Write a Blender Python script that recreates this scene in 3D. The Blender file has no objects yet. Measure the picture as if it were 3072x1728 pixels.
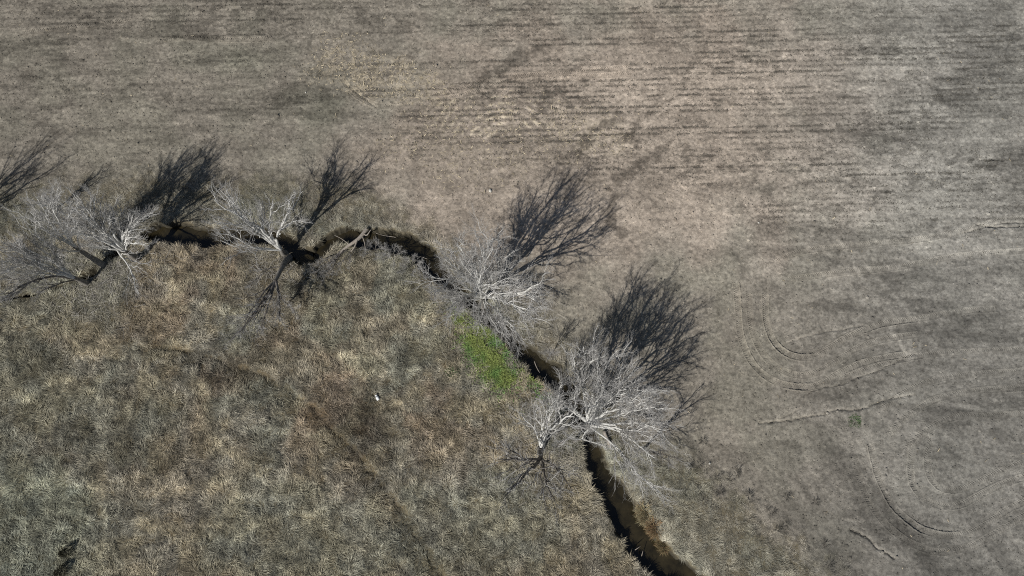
import bpy, math
import numpy as np
R = math.radians
rng = np.random.default_rng(7)
scene = bpy.context.scene
col = scene.collection

# ------------------------------------------------------------------ camera, sky, sun, exposure
CAM_H, TILT, FOC = 80.0, R(13.0), 2048.0          # metres above ground, tilt off straight down, focal length in photo pixels (3072 wide)
cam = bpy.data.cameras.new("camera"); cam.lens = 24.0; cam.sensor_width = 36.0
cam.clip_start = 0.5; cam.clip_end = 3000.0
camo = bpy.data.objects.new("camera", cam); col.objects.link(camo)
camo.location = (0, 0, CAM_H); camo.rotation_euler = (TILT, 0, 0)
scene.camera = camo
SUN_EL, SUN_AZ = R(42.8), R(53.0)                 # SUN_AZ: ground direction in which shadows fall
SH = np.array([math.cos(SUN_AZ), math.sin(SUN_AZ)])
world = bpy.data.worlds.new("World"); scene.world = world; world.use_nodes = True
nt = world.node_tree
sky = nt.nodes.new("ShaderNodeTexSky"); sky.sky_type = 'NISHITA'; sky.sun_disc = False
sky.sun_elevation = SUN_EL
sd = np.array([-SH[0], -SH[1]])
sky.sun_rotation = math.atan2(sd[0], sd[1])
bg = nt.nodes["Background"]; bg.inputs[1].default_value = 0.043
nt.links.new(sky.outputs[0], bg.inputs[0])
sun = bpy.data.lights.new("sun", 'SUN'); sun.energy = 4.0; sun.angle = R(0.5); sun.color = (1.0, 0.965, 0.91)
suno = bpy.data.objects.new("sun", sun); col.objects.link(suno)
suno.rotation_euler = (R(90) - SUN_EL, 0, math.atan2(SH[1], SH[0]) - R(90))
suno.location = (-40, -50, 90)
scene.view_settings.view_transform = 'Standard'; scene.view_settings.look = 'None'
scene.view_settings.exposure = 0.0; scene.view_settings.gamma = 1.0
scene.view_settings.use_curve_mapping = False
scene.cycles.use_denoising = False
scene.cycles.pixel_filter_type = 'BLACKMAN_HARRIS'; scene.cycles.filter_width = 1.05

# ------------------------------------------------------------------ helpers
ct, st = math.cos(TILT), math.sin(TILT)
def P(px, py, z=0.0):
    """point on the ground survey (photo pixel, height) -> metres"""
    px = np.asarray(px, float); py = np.asarray(py, float); z = np.asarray(z, float)
    cx = (px - 1536) / FOC; cy = (864 - py) / FOC
    dy = cy * ct + st; dz = cy * st - ct
    t = (CAM_H - z) / (-dz)
    return np.stack(np.broadcast_arrays(cx * t, dy * t, z), -1)
def PIX(x, y):
    """ground metres -> photo pixel"""
    vy = y * ct - CAM_H * st; vz = y * st + CAM_H * ct
    return 1536 + FOC * x / vz, 864 - FOC * vy / vz
def _hash(ix, iy, s):
    with np.errstate(over='ignore'):
        h = (ix.astype(np.int64) * 374761393 + iy.astype(np.int64) * 668265263 + s * 974634777) & 0x7fffffff
        h = ((h ^ (h >> 13)) * 1274126177) & 0x7fffffff
        h = ((h ^ (h >> 16)) * 1103515245 + 12345) & 0x7fffffff
    return ((h ^ (h >> 15)) & 0xffff) / 65535.0
def vnoise(x, y, s=0):
    ix = np.floor(x); iy = np.floor(y); fx = x - ix; fy = y - iy
    fx = fx * fx * fx * (fx * (fx * 6 - 15) + 10); fy = fy * fy * fy * (fy * (fy * 6 - 15) + 10)
    a = _hash(ix, iy, s); b = _hash(ix + 1, iy, s); c = _hash(ix, iy + 1, s); d = _hash(ix + 1, iy + 1, s)
    return (a * (1 - fx) + b * fx) * (1 - fy) + (c * (1 - fx) + d * fx) * fy
def fbm(x, y, s=0, o=4, g=0.5):
    v = 0; a = 1; n = 0
    for k in range(o):
        c, q = math.cos(0.6 * k), math.sin(0.6 * k)
        v = v + a * vnoise((x * c - y * q) * 2**k + 17.3 * k, (x * q + y * c) * 2**k - 9.1 * k, s + 31 * k); n += a; a *= g
    return v / n
def sfbm(x, y, s=0, o=4, g=0.5):                       # unrotated octaves: keeps a stretched noise stretched
    v = 0; a = 1; n = 0
    for k in range(o):
        v = v + a * vnoise(x * 2**k + 17.3 * k, y * 2**k - 9.1 * k, s + 31 * k); n += a; a *= g
    return v / n
def sstep(a, b, x):
    t = np.clip((x - a) / (b - a), 0, 1); return t * t * (3 - 2 * t)
def mesh_obj(name, verts, quads=None, tris=None, mats=(), parent=None, smooth=False, colattr=None, midx=None):
    verts = np.ascontiguousarray(verts, np.float32).reshape(-1, 3)
    q = np.zeros((0, 4), np.int32) if quads is None else np.asarray(quads, np.int32).reshape(-1, 4)
    t = np.zeros((0, 3), np.int32) if tris is None else np.asarray(tris, np.int32).reshape(-1, 3)
    me = bpy.data.meshes.new(name)
    me.vertices.add(len(verts)); me.vertices.foreach_set("co", verts.ravel())
    me.loops.add(q.size + t.size); me.polygons.add(len(q) + len(t))
    me.loops.foreach_set("vertex_index", np.concatenate([q.ravel(), t.ravel()]).astype(np.int32))
    ls = np.concatenate([np.arange(len(q)) * 4, q.size + np.arange(len(t)) * 3]).astype(np.int32)
    me.polygons.foreach_set("loop_start", ls)
    if midx is not None: me.polygons.foreach_set("material_index", np.asarray(midx, np.int32))
    if smooth: me.polygons.foreach_set("use_smooth", np.ones(len(q) + len(t), bool))
    me.update(calc_edges=True)
    if colattr is not None:
        a = me.color_attributes.new("tint", 'FLOAT_COLOR', 'POINT')
        c4 = np.ones((len(verts), 4), np.float32); c4[:, :3] = colattr
        a.data.foreach_set("color", c4.ravel())
    for m in mats: me.materials.append(m)
    o = bpy.data.objects.new(name, me); col.objects.link(o)
    if parent is not None: o.parent = parent
    return o
def tag(o, label=None, cat=None, group=None, kind=None):
    if label: o["label"] = label
    if cat: o["category"] = cat
    if group: o["group"] = group
    if kind: o["kind"] = kind
    return o
def empty(name, loc, label, cat, group=None):
    o = bpy.data.objects.new(name, None); col.objects.link(o); o.location = loc; o.empty_display_size = 0.5
    return tag(o, label, cat, group)

# ------------------------------------------------------------------ materials
def new_mat(name):
    m = bpy.data.materials.new(name); m.use_nodes = True
    b = m.node_tree.nodes["Principled BSDF"]
    b.inputs["Roughness"].default_value = 0.9; b.inputs["Specular IOR Level"].default_value = 0.15
    return m, m.node_tree, b
def noise_node(n, scale, detail=4, rough=0.6, vec=None):
    t = n.nodes.new("ShaderNodeTexNoise"); t.inputs["Scale"].default_value = scale
    t.inputs["Detail"].default_value = detail; t.inputs["Roughness"].default_value = rough
    if vec is not None: n.links.new(vec, t.inputs["Vector"])
    return t
def ramp(n, src, lo, hi, a=0.3, b=0.7):
    r = n.nodes.new("ShaderNodeValToRGB"); n.links.new(src, r.inputs[0])
    r.color_ramp.elements[0].position = a; r.color_ramp.elements[1].position = b
    r.color_ramp.elements[0].color = (*lo, 1); r.color_ramp.elements[1].color = (*hi, 1)
    return r
def mul(n, a, b):
    m = n.nodes.new("ShaderNodeMix"); m.data_type = 'RGBA'; m.blend_type = 'MULTIPLY'; m.inputs[0].default_value = 1.0
    n.links.new(a, m.inputs[6]); n.links.new(b, m.inputs[7]); return m.outputs[2]
def tinted(name, fine=None, bump=0.0, bscale=6.0):
    """surface whose own colour varies over the mesh (attribute 'tint') with fine mottling on top"""
    m, n, b = new_mat(name)
    at = n.nodes.new("ShaderNodeAttribute"); at.attribute_name = "tint"
    c = at.outputs["Color"]
    geo = n.nodes.new("ShaderNodeNewGeometry")
    if fine:
        for sc, lo, hi in fine:
            r = ramp(n, noise_node(n, sc, 3, 0.65, geo.outputs["Position"]).outputs[0], (lo,) * 3, (hi,) * 3)
            c = mul(n, c, r.outputs[0])
    n.links.new(c, b.inputs["Base Color"])
    if bump:
        bp = n.nodes.new("ShaderNodeBump"); bp.inputs["Strength"].default_value = 1.0; bp.inputs["Distance"].default_value = bump
        n.links.new(noise_node(n, bscale, 5, 0.7, geo.outputs["Position"]).outputs[0], bp.inputs["Height"])
        n.links.new(bp.outputs[0], b.inputs["Normal"])
    return m
def mottled(name, lo, hi, scale, rough=0.9, bump=0.0):
    m, n, b = new_mat(name); b.inputs["Roughness"].default_value = rough
    tc = n.nodes.new("ShaderNodeTexCoord")
    nz = noise_node(n, scale, 5, 0.65, tc.outputs["Object"])
    n.links.new(ramp(n, nz.outputs[0], lo, hi).outputs[0], b.inputs["Base Color"])
    if bump:
        bp = n.nodes.new("ShaderNodeBump"); bp.inputs["Distance"].default_value = bump
        n.links.new(nz.outputs[0], bp.inputs["Height"]); n.links.new(bp.outputs[0], b.inputs["Normal"])
    return m
M = {}
M['field'] = tinted("tilled_soil", [(4.5, 0.80, 1.20), (14.0, 0.78, 1.22)], 0.05, 7.0)
M['meadow'] = tinted("meadow_thatch", [(3.0, 0.75, 1.25), (9.0, 0.7, 1.3)], 0.06, 6.0)
M['blade'] = tinted("dry_grass_blade")
M['straw'] = tinted("straw_residue")
M['clod'] = tinted("soil_clod", [(9.0, 0.8, 1.2)])
M['trunk'] = mottled("grey_bark", (0.13, 0.12, 0.105), (0.30, 0.28, 0.25), 3.0, bump=0.03)
M['limb'] = mottled("pale_bark", (0.50, 0.49, 0.46), (0.74, 0.74, 0.71), 1.6, bump=0.01)
M['limb_dull'] = mottled("dull_bark", (0.10, 0.09, 0.08), (0.24, 0.22, 0.20), 2.0, bump=0.01)  # own dull bark; on limbs leaning sunward, their shade is painted in
M['twig'] = mottled("twig_bark", (0.36, 0.35, 0.335), (0.58, 0.57, 0.55), 0.8)
M['twig_dull'] = mottled("dull_twig_bark", (0.15, 0.135, 0.12), (0.30, 0.28, 0.26), 0.8)
M['wood'] = mottled("weathered_wood", (0.22, 0.19, 0.16), (0.42, 0.38, 0.33), 4.0, bump=0.02)
M['stone'] = mottled("pale_stone", (0.45, 0.43, 0.38), (0.7, 0.68, 0.62), 6.0, bump=0.02)
M['plastic'] = mottled("white_plastic", (0.78, 0.80, 0.80), (0.86, 0.87, 0.86), 2.0, 0.35)
M['band'] = mottled("grey_plastic", (0.20, 0.20, 0.22), (0.28, 0.28, 0.30), 5.0, 0.5)
M['cedar'] = mottled("evergreen_foliage", (0.028, 0.028, 0.018), (0.065, 0.060, 0.040), 2.0)
wm, wn, wb = new_mat("creek_water")
wb.inputs["Roughness"].default_value = 0.12; wb.inputs["Specular IOR Level"].default_value = 0.5
gp = wn.nodes.new("ShaderNodeNewGeometry")
wz = noise_node(wn, 0.55, 6, 0.65, gp.outputs["Position"])
wn.links.new(ramp(wn, wz.outputs[0], (0.014, 0.012, 0.007), (0.046, 0.037, 0.019), 0.36, 0.70).outputs[0], wb.inputs["Base Color"])
wbp = wn.nodes.new("ShaderNodeBump"); wbp.inputs["Distance"].default_value = 0.01; wbp.inputs["Strength"].default_value = 0.3
wn.links.new(noise_node(wn, 3.0, 2, 0.5, gp.outputs["Position"]).outputs[0], wbp.inputs["Height"]); wn.links.new(wbp.outputs[0], wb.inputs["Normal"])
M['water'] = wm

# ------------------------------------------------------------------ ground survey: creek, paths, field edge
F = 3072 / 2576.0
def line(pts, f=1.0, step=0.25, smooth=True):
    """photo points -> evenly sampled ground polyline (Catmull-Rom)"""
    g = np.array([P(a * f, b * f)[:2] for a, b in pts])
    return resample(catmull(g) if smooth else g, step)
def catmull(g, n=10):
    e = np.vstack([2 * g[0] - g[1], g, 2 * g[-1] - g[-2]]); out = []
    for i in range(1, len(e) - 2):
        p0, p1, p2, p3 = e[i - 1:i + 3]
        for t in np.arange(n) / n:
            out.append(0.5 * (2 * p1 + (p2 - p0) * t + (2 * p0 - 5 * p1 + 4 * p2 - p3) * t * t + (3 * p1 - p0 - 3 * p2 + p3) * t**3))
    out.append(e[-2]); return np.array(out)
def resample(g, step):
    d = np.concatenate([[0], np.cumsum(np.linalg.norm(np.diff(g, axis=0), axis=1))])
    n = max(2, int(d[-1] / step)); s = np.linspace(0, d[-1], n)
    return np.stack([np.interp(s, d, g[:, k]) for k in range(g.shape[1])], -1)
FINE = 0.11
X0, X1, Y0, Y1 = -76.0, 76.0, -20.0, 66.0
fx = np.arange(X0, X1 + 1e-6, FINE); fy = np.arange(Y0, Y1 + 1e-6, FINE)
out_r = np.array([3, 8, 16, 30, 60, 120, 240, 450, 800.0])
xs = np.concatenate([X0 - out_r[::-1], fx, X1 + out_r]); ys = np.concatenate([Y0 - out_r[::-1], fy, Y1 + out_r])
GX, GY = np.meshgrid(xs, ys)                                    # rows = y
GU, GV = PIX(GX, GY)
def raster(pl, rad, vals=None):
    """distance (clipped to rad) from the fine grid to a polyline, plus signed side and value along it"""
    D = np.full(GX.shape, rad * 1.0); S = np.zeros(GX.shape); V = np.zeros(GX.shape)
    tang = np.gradient(pl, axis=0); tang /= np.linalg.norm(tang, axis=1)[:, None] + 1e-9
    for k, (p, t) in enumerate(zip(pl, tang)):
        i0, i1 = np.searchsorted(xs, [p[0] - rad, p[0] + rad]); j0, j1 = np.searchsorted(ys, [p[1] - rad, p[1] + rad])
        if i0 >= i1 or j0 >= j1: continue
        dx = GX[j0:j1, i0:i1] - p[0]; dy = GY[j0:j1, i0:i1] - p[1]
        d = np.hypot(dx, dy); sub = D[j0:j1, i0:i1]; m = d < sub
        sub[m] = d[m]
        S[j0:j1, i0:i1][m] = (dx * t[1] - dy * t[0])[m]
        V[j0:j1, i0:i1][m] = k if vals is None else vals[k]
    return D, S, V
creek_f = [(-330, 800, .5), (-120, 770, .5), (60, 742, .5), (150, 722, .55), (215, 695, .6), (280, 645, .6), (340, 604, .8), (395, 588, 1.05), (440, 586, 1.15), (490, 592, 1.1), (545, 594, 1.0), (610, 590, .9), (675, 593, .95),
           (722, 612, 1.1), (760, 640, 1.15), (790, 645, 1.0), (815, 618, .85), (845, 597, .9), (885, 591, 1.0), (930, 599, 1.05), (980, 606, 1.15), (1030, 622, 1.25), (1073, 650, 1.25), (1105, 690, 1.1), (1150, 735, .9), (1205, 780, .85), (1262, 826, .85),
           (1308, 878, .95), (1350, 918, 1.15), (1400, 955, 1.2), (1440, 1005, 1.0), (1466, 1055, .9), (1486, 1110, .8), (1502, 1178, .85), (1535, 1228, 1.2), (1562, 1278, 1.3), (1592, 1335, 1.35), (1628, 1385, 1.4), (1675, 1428, 1.4), (1730, 1468, 1.4), (1850, 1570, 1.4), (2100, 1800, 1.4)]
cg = np.array([[*P(a * F, b * F)[:2], w + ((.34 if a > 1500 else .22) if a > 390 else -.30) - (.22 if 700 < a < 860 else 0)] for a, b, w in creek_f])
creek = resample(catmull(cg), 0.15)
wob = (fbm(np.arange(len(creek)) * 0.09, creek[:, 0] * 0, 5, 3) - 0.5)
cD, cS, cW = raster(creek[:, :2], 9.0, creek[:, 2])
ragged = (fbm(GX * 1.1, GY * 1.1, 3, 4) - 0.5)
edge = cD - cW - ragged * 0.75                                 # <0 inside the cut
path_f = [(300, 868), (430, 872), (520, 898), (600, 925), (700, 968), (780, 1020), (850, 1090), (920, 1170), (990, 1260), (1040, 1330), (1100, 1430), (1160, 1530)]
path = line(path_f, F); pD, pS, pV = raster(path, 2.5)
edge_f = [(-400, 452), (0, 446), (160, 436), (330, 425), (470, 418), (560, 422), (700, 432), (860, 436), (915, 448), (965, 474), (1010, 506), (1060, 528), (1120, 560), (1175, 600), (1220, 640), (1290, 690), (1345, 740), (1400, 795), (1430, 838), (1480, 870), (1530, 905), (1570, 980), (1620, 1060), (1680, 1105), (1740, 1120), (1800, 1165), (1840, 1220), (1890, 1245), (1945, 1290), (2010, 1335), (2080, 1400), (2150, 1480), (2300, 1700)]
ep = np.array([P(a * F, b * F)[:2] for a, b in edge_f]); ep = resample(ep, 0.5)
eD, eS, eV = raster(ep, 6.0)
# inside test: grass side polygon, in pixel space (cheap, exact)
def inside(U, V, poly):
    r = np.zeros(U.shape, bool); n = len(poly)
    for i in range(n):
        x1, y1 = poly[i]; x2, y2 = poly[(i + 1) % n]
        c = ((y1 > V) != (y2 > V))
        xi = (x2 - x1) * (V - y1) / ((y2 - y1) if y2 != y1 else 1e-9) + x1
        r ^= c & (U < xi)
    return r
poly = [(a * F, b * F) for a, b in edge_f] + [(2700, 6000), (-9000, 6000), (-9000, 540)]
ins = inside(GU, GV, poly)
gd = np.where(ins, eD, -eD) + (fbm(GX * 0.6, GY * 0.6, 8, 4) - 0.5) * 3.4      # >0 grass side
grassm = gd > 0
# ------------------------------------------------------------------ heights
und = (fbm(GX * 0.05, GY * 0.05, 40, 3) - 0.5) * 0.8
Hf = und * 0.5 + (fbm(GX * 1.6, GY * 1.6, 12, 4, 0.6) - 0.5) * 0.10
rowv = GY - 0.022 * GX + 0.10 * (fbm(GX * 0.15, GY * 0.15, 9, 2) - 0.5)
Hf = Hf + (fbm(GX * 3.2, GY * 3.2, 13, 2) - 0.5) * 0.07
Hm = und * 0.5 + 0.06 + (fbm(GX * 0.35, GY * 0.35, 21, 4, 0.55) - 0.5) * 0.55 + (fbm(GX * 1.0, GY * 1.0, 22, 4, .6) - 0.5) * 0.28
k = sstep(-1.2, 1.2, gd)
HT = Hf * (1 - k) + Hm * k
pj = sstep(280 * F, 430 * F, GU)                                # the rut fades in towards the right
pw_ = np.abs(pS + (fbm(GX * .8, GY * .8, 14, 2) - .5) * .5)
HT -= 0.20 * pj * sstep(0.60, 0.10, pw_) * (pD < 2.4)
HT -= 0.20 * pj * sstep(1.5, 0.2, np.abs(pS - .8)) * (pD < 2.4)
for cu, cv, r_, dp in [(1640, 1305, 1.6, .3), (1480, 960, 1.2, .2)]:
    c = P(cu, cv); HT -= dp * np.exp(-((GX - c[0])**2 + (GY - c[1])**2) / r_**2)
DEPTH = 1.60
WATER_Z = -1.32
lip = sstep(2.4, 0.0, edge)
cut = sstep(0.16, -0.30, edge)
HT = HT * (1 - lip * 0.6) - 0.12 * lip
HT = HT * (1 - cut) + cut * (-DEPTH - 0.25 * sstep(-0.3, -1.0, edge))
# erosion rills and ruts in the field
M_ = lambda pts, o=(2000, 550), s=.58676: [(o[0] + a * s, o[1] + b * s) for a, b in pts]
rills = [M_([(530, 1220), (640, 1210), (720, 1190), (800, 1180), (870, 1155), (950, 1162), (1030, 1140), (1120, 1105), (1210, 1090)]),
         M_([(590, 830), (680, 795), (780, 765), (880, 750), (960, 735)]), M_([(560, 1210), (680, 1150), (720, 1075), (790, 1045), (870, 1035), (960, 1000), (1100, 950), (1220, 890)]),
         [(2585, 1605), (2610, 1620), (2625, 1640), (2650, 1655)], M_([(1640, 215), (1740, 222), (1850, 215)]), M_([(1560, 240), (1700, 205), (1850, 200)]),
         [(1055, 265), (1080, 285), (1105, 305)]]
rillA = np.zeros(GX.shape)
for pts, w, dp in zip(rills, [.10, .06, .08, .12, .10, .10, .08], [.20, .12, .14, .24, .26, .2, .14]):
    d, s, _ = raster(line(pts), 1.5)
    wob2 = (fbm(GX * 2.2, GY * 2.2, 77, 3) - 0.5) * 0.5
    HT -= dp * sstep(w + .12, 0, np.abs(s + wob2 * .7)) * (d < 1.4)
    rillA = np.maximum(rillA, sstep(.9, .0, np.abs(s + wob2)) * (d < 1.4))
Z2 = lambda pts: [(2650 + a * .2071, 1350 + b * .2071) for a, b in pts]
tracks = [M_([(352, 500), (360, 580), (365, 650), (375, 760), (410, 870), (470, 955), (560, 1015), (680, 1042), (780, 1028), (900, 960), (1050, 905), (1250, 870)]),
          M_([(505, 560), (505, 640), (512, 720), (545, 805), (610, 868), (700, 892), (775, 880), (850, 830), (950, 775), (1100, 720), (1300, 690), (1500, 655), (1700, 640)]),
          Z2([(440, -120), (405, 100), (395, 350), (440, 520), (560, 670), (700, 765), (850, 812), (1000, 815), (1150, 775), (1400, 645), (1700, 500), (2038, 390), (2500, 250)]),
          Z2([(-190, -100), (-100, 300), (0, 540), (130, 790), (270, 940), (400, 1050), (550, 1150), (750, 1215), (950, 1245), (1150, 1225), (1350, 1150), (1600, 980), (1850, 830), (2150, 690)]),
          M_([(560, 400), (700, 345), (1000, 312), (1300, 285), (1560, 232), (1700, 190), (1900, 175)]), M_([(620, 490), (900, 455), (1200, 425), (1500, 370), (1900, 340)]),
          M_([(1130, 1290), (1240, 1180), (1390, 1100), (1600, 1060), (1900, 1040)]), M_([(1210, 1370), (1330, 1260), (1470, 1195), (1650, 1190), (1900, 1170)]),
          [(1015, 130), (1012, 190), (1030, 240), (1070, 285), (1130, 315), (1200, 320)], [(1300, 285), (1400, 265), (1480, 235), (1600, 225), (1750, 215), (1900, 200)],
          [(1290, 310), (1345, 295), (1430, 275), (1540, 240), (1700, 232), (1900, 222)], [(60, 100), (230, 80), (400, 60)], [(480, 125), (560, 112), (640, 118), (760, 118), (830, 112)]]
BOLD = (0, 1, 2, 3)
tracks += [M_([(420, 560), (425, 660), (440, 760), (485, 860), (545, 925), (640, 975), (740, 975), (850, 920), (960, 850), (1100, 800), (1300, 770)]),
          Z2([(-420, 60), (-350, 380), (-240, 680), (-60, 960), (150, 1180), (420, 1360), (750, 1470), (1050, 1450), (1350, 1350), (1700, 1150), (2100, 900)]),
          Z2([(700, -160), (640, 60), (640, 260), (700, 420), (820, 540), (1000, 580), (1200, 540), (1500, 400), (2038, 160)]),
          M_([(870, 1000), (1000, 960), (1200, 900), (1400, 870), (1827, 850)]), M_([(1100, 1150), (1250, 1050), (1450, 990), (1827, 960)])]
trk = []
trackA = np.zeros(GX.shape)
for i, pts in enumerate(tracks):
    pl = line(pts, 1.0, 0.2); trk.append(pl)
    d, s, _ = raster(pl, 1.2)
    amp = 0.03 if i in BOLD else 0.015
    HT -= amp * sstep(.38, .26, np.abs(s)) * (d < 1.1)
    trackA = np.maximum(trackA, sstep(.42, .3, np.abs(s)) * (d < 1.1) * (1 if i < 8 else .5))
# ------------------------------------------------------------------ surface colours (the soil's and thatch's own)
def blob(cu, cv, ru, rv, rot=0.0, hard=1.0):
    du = (GU - cu); dv = (GV - cv); c, s = math.cos(R(rot)), math.sin(R(rot))
    a = (du * c + dv * s) / ru; b = (-du * s + dv * c) / rv
    q = np.sqrt(a * a + b * b) + (fbm(GX * 0.22, GY * 0.22, 55, 4) - 0.5) * 0.9 * hard
    return sstep(1.25, 0.55, q)
L = np.ones(GX.shape)                                           # dryness: 1 = mid, higher = pale dry crust
L *= 0.92 + 0.32 * sstep(500, 1900, GU) * sstep(1100, 700, GV)
L *= 1.0 - 0.10 * sstep(1150, 1500, GV) 
warm = 0.25 + 0.75 * blob(1850, 420, 900, 420, -10) 
pale = np.zeros(GX.shape)
for b in [(1850, 300, 260, 120, 0), (2350, 260, 420, 110, 0), (2150, 470, 330, 110, 0), (2650, 560, 420, 130, 0), (1250, 640, 160, 90, 20), (1700, 640, 200, 90, 10), (2900, 720, 160, 60, 0), (2700, 190, 160, 40, 0), (2360, 960, 45, 60, 0), (3060, 1490, 80, 60, 0), (2280, 800, 60, 40, 0), (2180, 660, 260, 90, 0)]:
    pale = np.maximum(pale, blob(*b))
L *= 1 + 0.20 * sstep(.2, .8, pale + (fbm(GX * .5, GY * 1.2, 57, 5, .65) - .5) * 1.4 * np.clip(pale * 3, 0, 1))
dark = np.zeros(GX.shape)
for b, a in [((320, 110, 380, 38, -3), .9), ((120, 130, 200, 50, 0), .7), ((960, 320, 190, 70, 8), .75), ((330, 410, 360, 60, 0), .35), ((2980, 110, 220, 100, 0), .8), ((2990, 280, 190, 110, 0), .8), ((3060, 500, 90, 90, 0), .7),
             ((2400, 720, 170, 70, 0), .75), ((2260, 780, 90, 60, 0), .55), ((2560, 780, 180, 50, 0), .55), ((2690, 860, 170, 60, 0), .8), ((2900, 980, 260, 50, 0), .7), ((2600, 930, 260, 60, 0), .6), ((2950, 1220, 220, 70, 0), .6), ((2650, 1560, 140, 80, 30), .5),
             ((2500, 1340, 90, 40, 20), .6), ((2180, 1365, 120, 30, 5), .55), ((2530, 1165, 120, 30, -8), .5), ((2480, 330, 170, 50, 0), .6), ((2560, 420, 150, 50, 0), .55), ((2680, 120, 160, 60, 0), .5), ((1150, 60, 200, 30, 0), .4), ((720, 300, 230, 60, 0), .45), ((2010, 120, 90, 50, 0), .5), ((2800, 1640, 180, 60, 20), .5), ((2360, 1310, 70, 120, -50), .4)]:
    dark = np.maximum(dark, a * blob(*b))
dk = dark * .8 + (sfbm(GX * .16, GY * .8, 56, 7, .74) - .5) * 2.6 * np.clip(dark * 2.2, 0, 1)
L *= 1 - 0.30 * sstep(.1, .8, dk)
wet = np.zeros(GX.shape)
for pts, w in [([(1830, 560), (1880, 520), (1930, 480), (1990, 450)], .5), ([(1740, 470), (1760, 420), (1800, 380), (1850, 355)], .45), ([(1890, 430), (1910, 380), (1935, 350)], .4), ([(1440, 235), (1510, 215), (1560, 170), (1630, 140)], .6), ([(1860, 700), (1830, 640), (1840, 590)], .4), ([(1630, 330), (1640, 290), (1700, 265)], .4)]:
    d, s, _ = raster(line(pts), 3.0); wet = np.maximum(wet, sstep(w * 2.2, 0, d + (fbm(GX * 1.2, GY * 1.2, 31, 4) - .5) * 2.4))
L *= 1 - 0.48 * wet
# old crop rows: broken dark dashes along the drill lines
rowph = np.cos(2 * np.pi * rowv / 0.762 + 1.2 * (fbm(GX * .3, GY * .3, 68, 3) - .5))
rowreg = np.clip(0.15 + 0.95 * blob(2150, 240, 1100, 330, 0, .6) + 0.5 * blob(2700, 600, 500, 200, 0, .6) + .6 * blob(700, 60, 800, 80) + .35 * blob(500, 260, 700, 120) , 0, 1) * sstep(760, 620, GV - 0.03 * (GU - 2000))
dash = sstep(0.50, 0.555, sfbm(GX * 0.95, GY * 1.7, 61, 5, 0.72))
dash2 = sstep(0.49, 0.545, sfbm(GX * 0.5, rowv * 1.1, 62, 6, 0.75))
blot = sstep(0.51, 0.56, fbm(GX * 0.6, GY * 1.3, 64, 6, 0.74)) * sstep(.40, .58, fbm(GX * .10, GY * .2, 65, 4))
rowi = np.floor(rowv / .762 + .5)
rowact = sstep(.25, .48, vnoise(rowi * .83, GX * .06, 66)) * (.55 + .45 * sstep(.3, .6, vnoise(rowi * 3.1, GX * .02, 67)))
rows = rowreg * rowact * np.clip(dash * (0.2 + 0.8 * sstep(-.3, .6, rowph)) * 0.9 + dash2 * sstep(.0, .8, rowph) * 0.9, 0, 1)
L *= 1 - 0.50 * np.clip(rows, 0, 1) - 0.30 * blot * np.clip(rowreg + .35, 0, 1) * sstep(1250, 1000, GV)
# shallow tillage streaks, strongest to the left and right
strk = sfbm(GX * 0.12, rowv * 1.1, 71, 5, .68) - 0.5
L *= 1 + 0.85 * strk * np.clip(.35 + .6 * sstep(1300, 300, GU) + .6 * sstep(2300, 2700, GU), 0, 1) * sstep(760, 560, GV - .35 * np.clip(GU - 2000, 0, 2000))
strk2 = sfbm((GX - .1 * GY) * 0.06, (GY + .12 * GX) * 1.1, 72, 4, .6) - 0.5
L *= 1 + 0.55 * strk2 * sstep(650, 800, GV) * sstep(2300, 2600, GU)
diag = sfbm((GX * .55 - GY * .83) * 0.08, (GX * .83 + GY * .55) * .55, 73, 3) - .5      # old diagonal tillage, lower right
L *= 1 + 0.8 * diag * sstep(1230, 1330, GV)
spk = fbm(GX * 3.1, GY * 3.3, 83, 2, .8)
L *= 1 - .22 * sstep(.60, .68, spk) + .12 * sstep(.38, .30, spk)
mid = fbm(GX * .35, GY * .7, 84, 6, .75)
L *= 1 - .14 * sstep(.52, .56, mid) * sstep(1300, 1000, GV)
L *= 0.74 + 0.52 * fbm(GX * 0.5, GY * 0.6, 81, 5, .7)
L *= 0.74 + 0.52 * fbm(GX * 2.6, GY * 3.0, 82, 2, .7)
# pale wheelings and straw arcs
for pts, w in [(M_([(800, 170), (870, 270), (1000, 480), (1130, 720), (1250, 900)]), .45), (M_([(1000, 400), (1100, 510), (1290, 720), (1420, 900), (1490, 1000)]), .45)]:
    d, s, _ = raster(line(pts), 1.5); q = sstep(w, .1, d) * sstep(.2, .55, fbm(GX * .5, GY * .5, 91, 2)); L *= 1 + .34 * q
ac = P(1510, 455); ar = np.hypot((GX - ac[0]), (GY - ac[1]) * 1.0)
arcm = blob(1490, 345, 190, 75, 0, .6) * (GV < 420)
arcs = arcm * sstep(.15, .75, np.cos(2 * np.pi * ar / 0.95)) * sstep(.35, .55, fbm(GX * .9, GY * .9, 93, 3))
L *= 1 + 0.06 * arcm + .30 * arcs - .16 * arcm * sstep(.2, .9, -np.cos(2 * np.pi * ar / 0.95))
L *= 1 + 0.22 * rillA * sstep(.45, .65, fbm(GX * 1.5, GY * 1.5, 95, 3))
L *= 1 + 0.05 * trackA
strawm = np.clip(blob(1140, 235, 190, 75, 12) * .9 + arcs * 1.1 + .35 * blob(1750, 380, 150, 60, 20) + .4 * blob(1020, 180, 120, 90) + 0.25 * blob(1450, 430, 300, 120), 0, 1)
grn = np.clip(blob(640, 170, 190, 50) * .6 + blob(950, 330, 170, 60) * .5 + .6 * (1 - warm) * sstep(.4, .7, fbm(GX * .2, GY * .2, 97, 3)), 0, 1)
base_w = np.array([0.300, 0.256, 0.209]); base_c = np.array([0.272, 0.249, 0.206]); base_g = np.array([0.225, 0.225, 0.170]); base_cool = np.array([.246, .238, .214])
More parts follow.
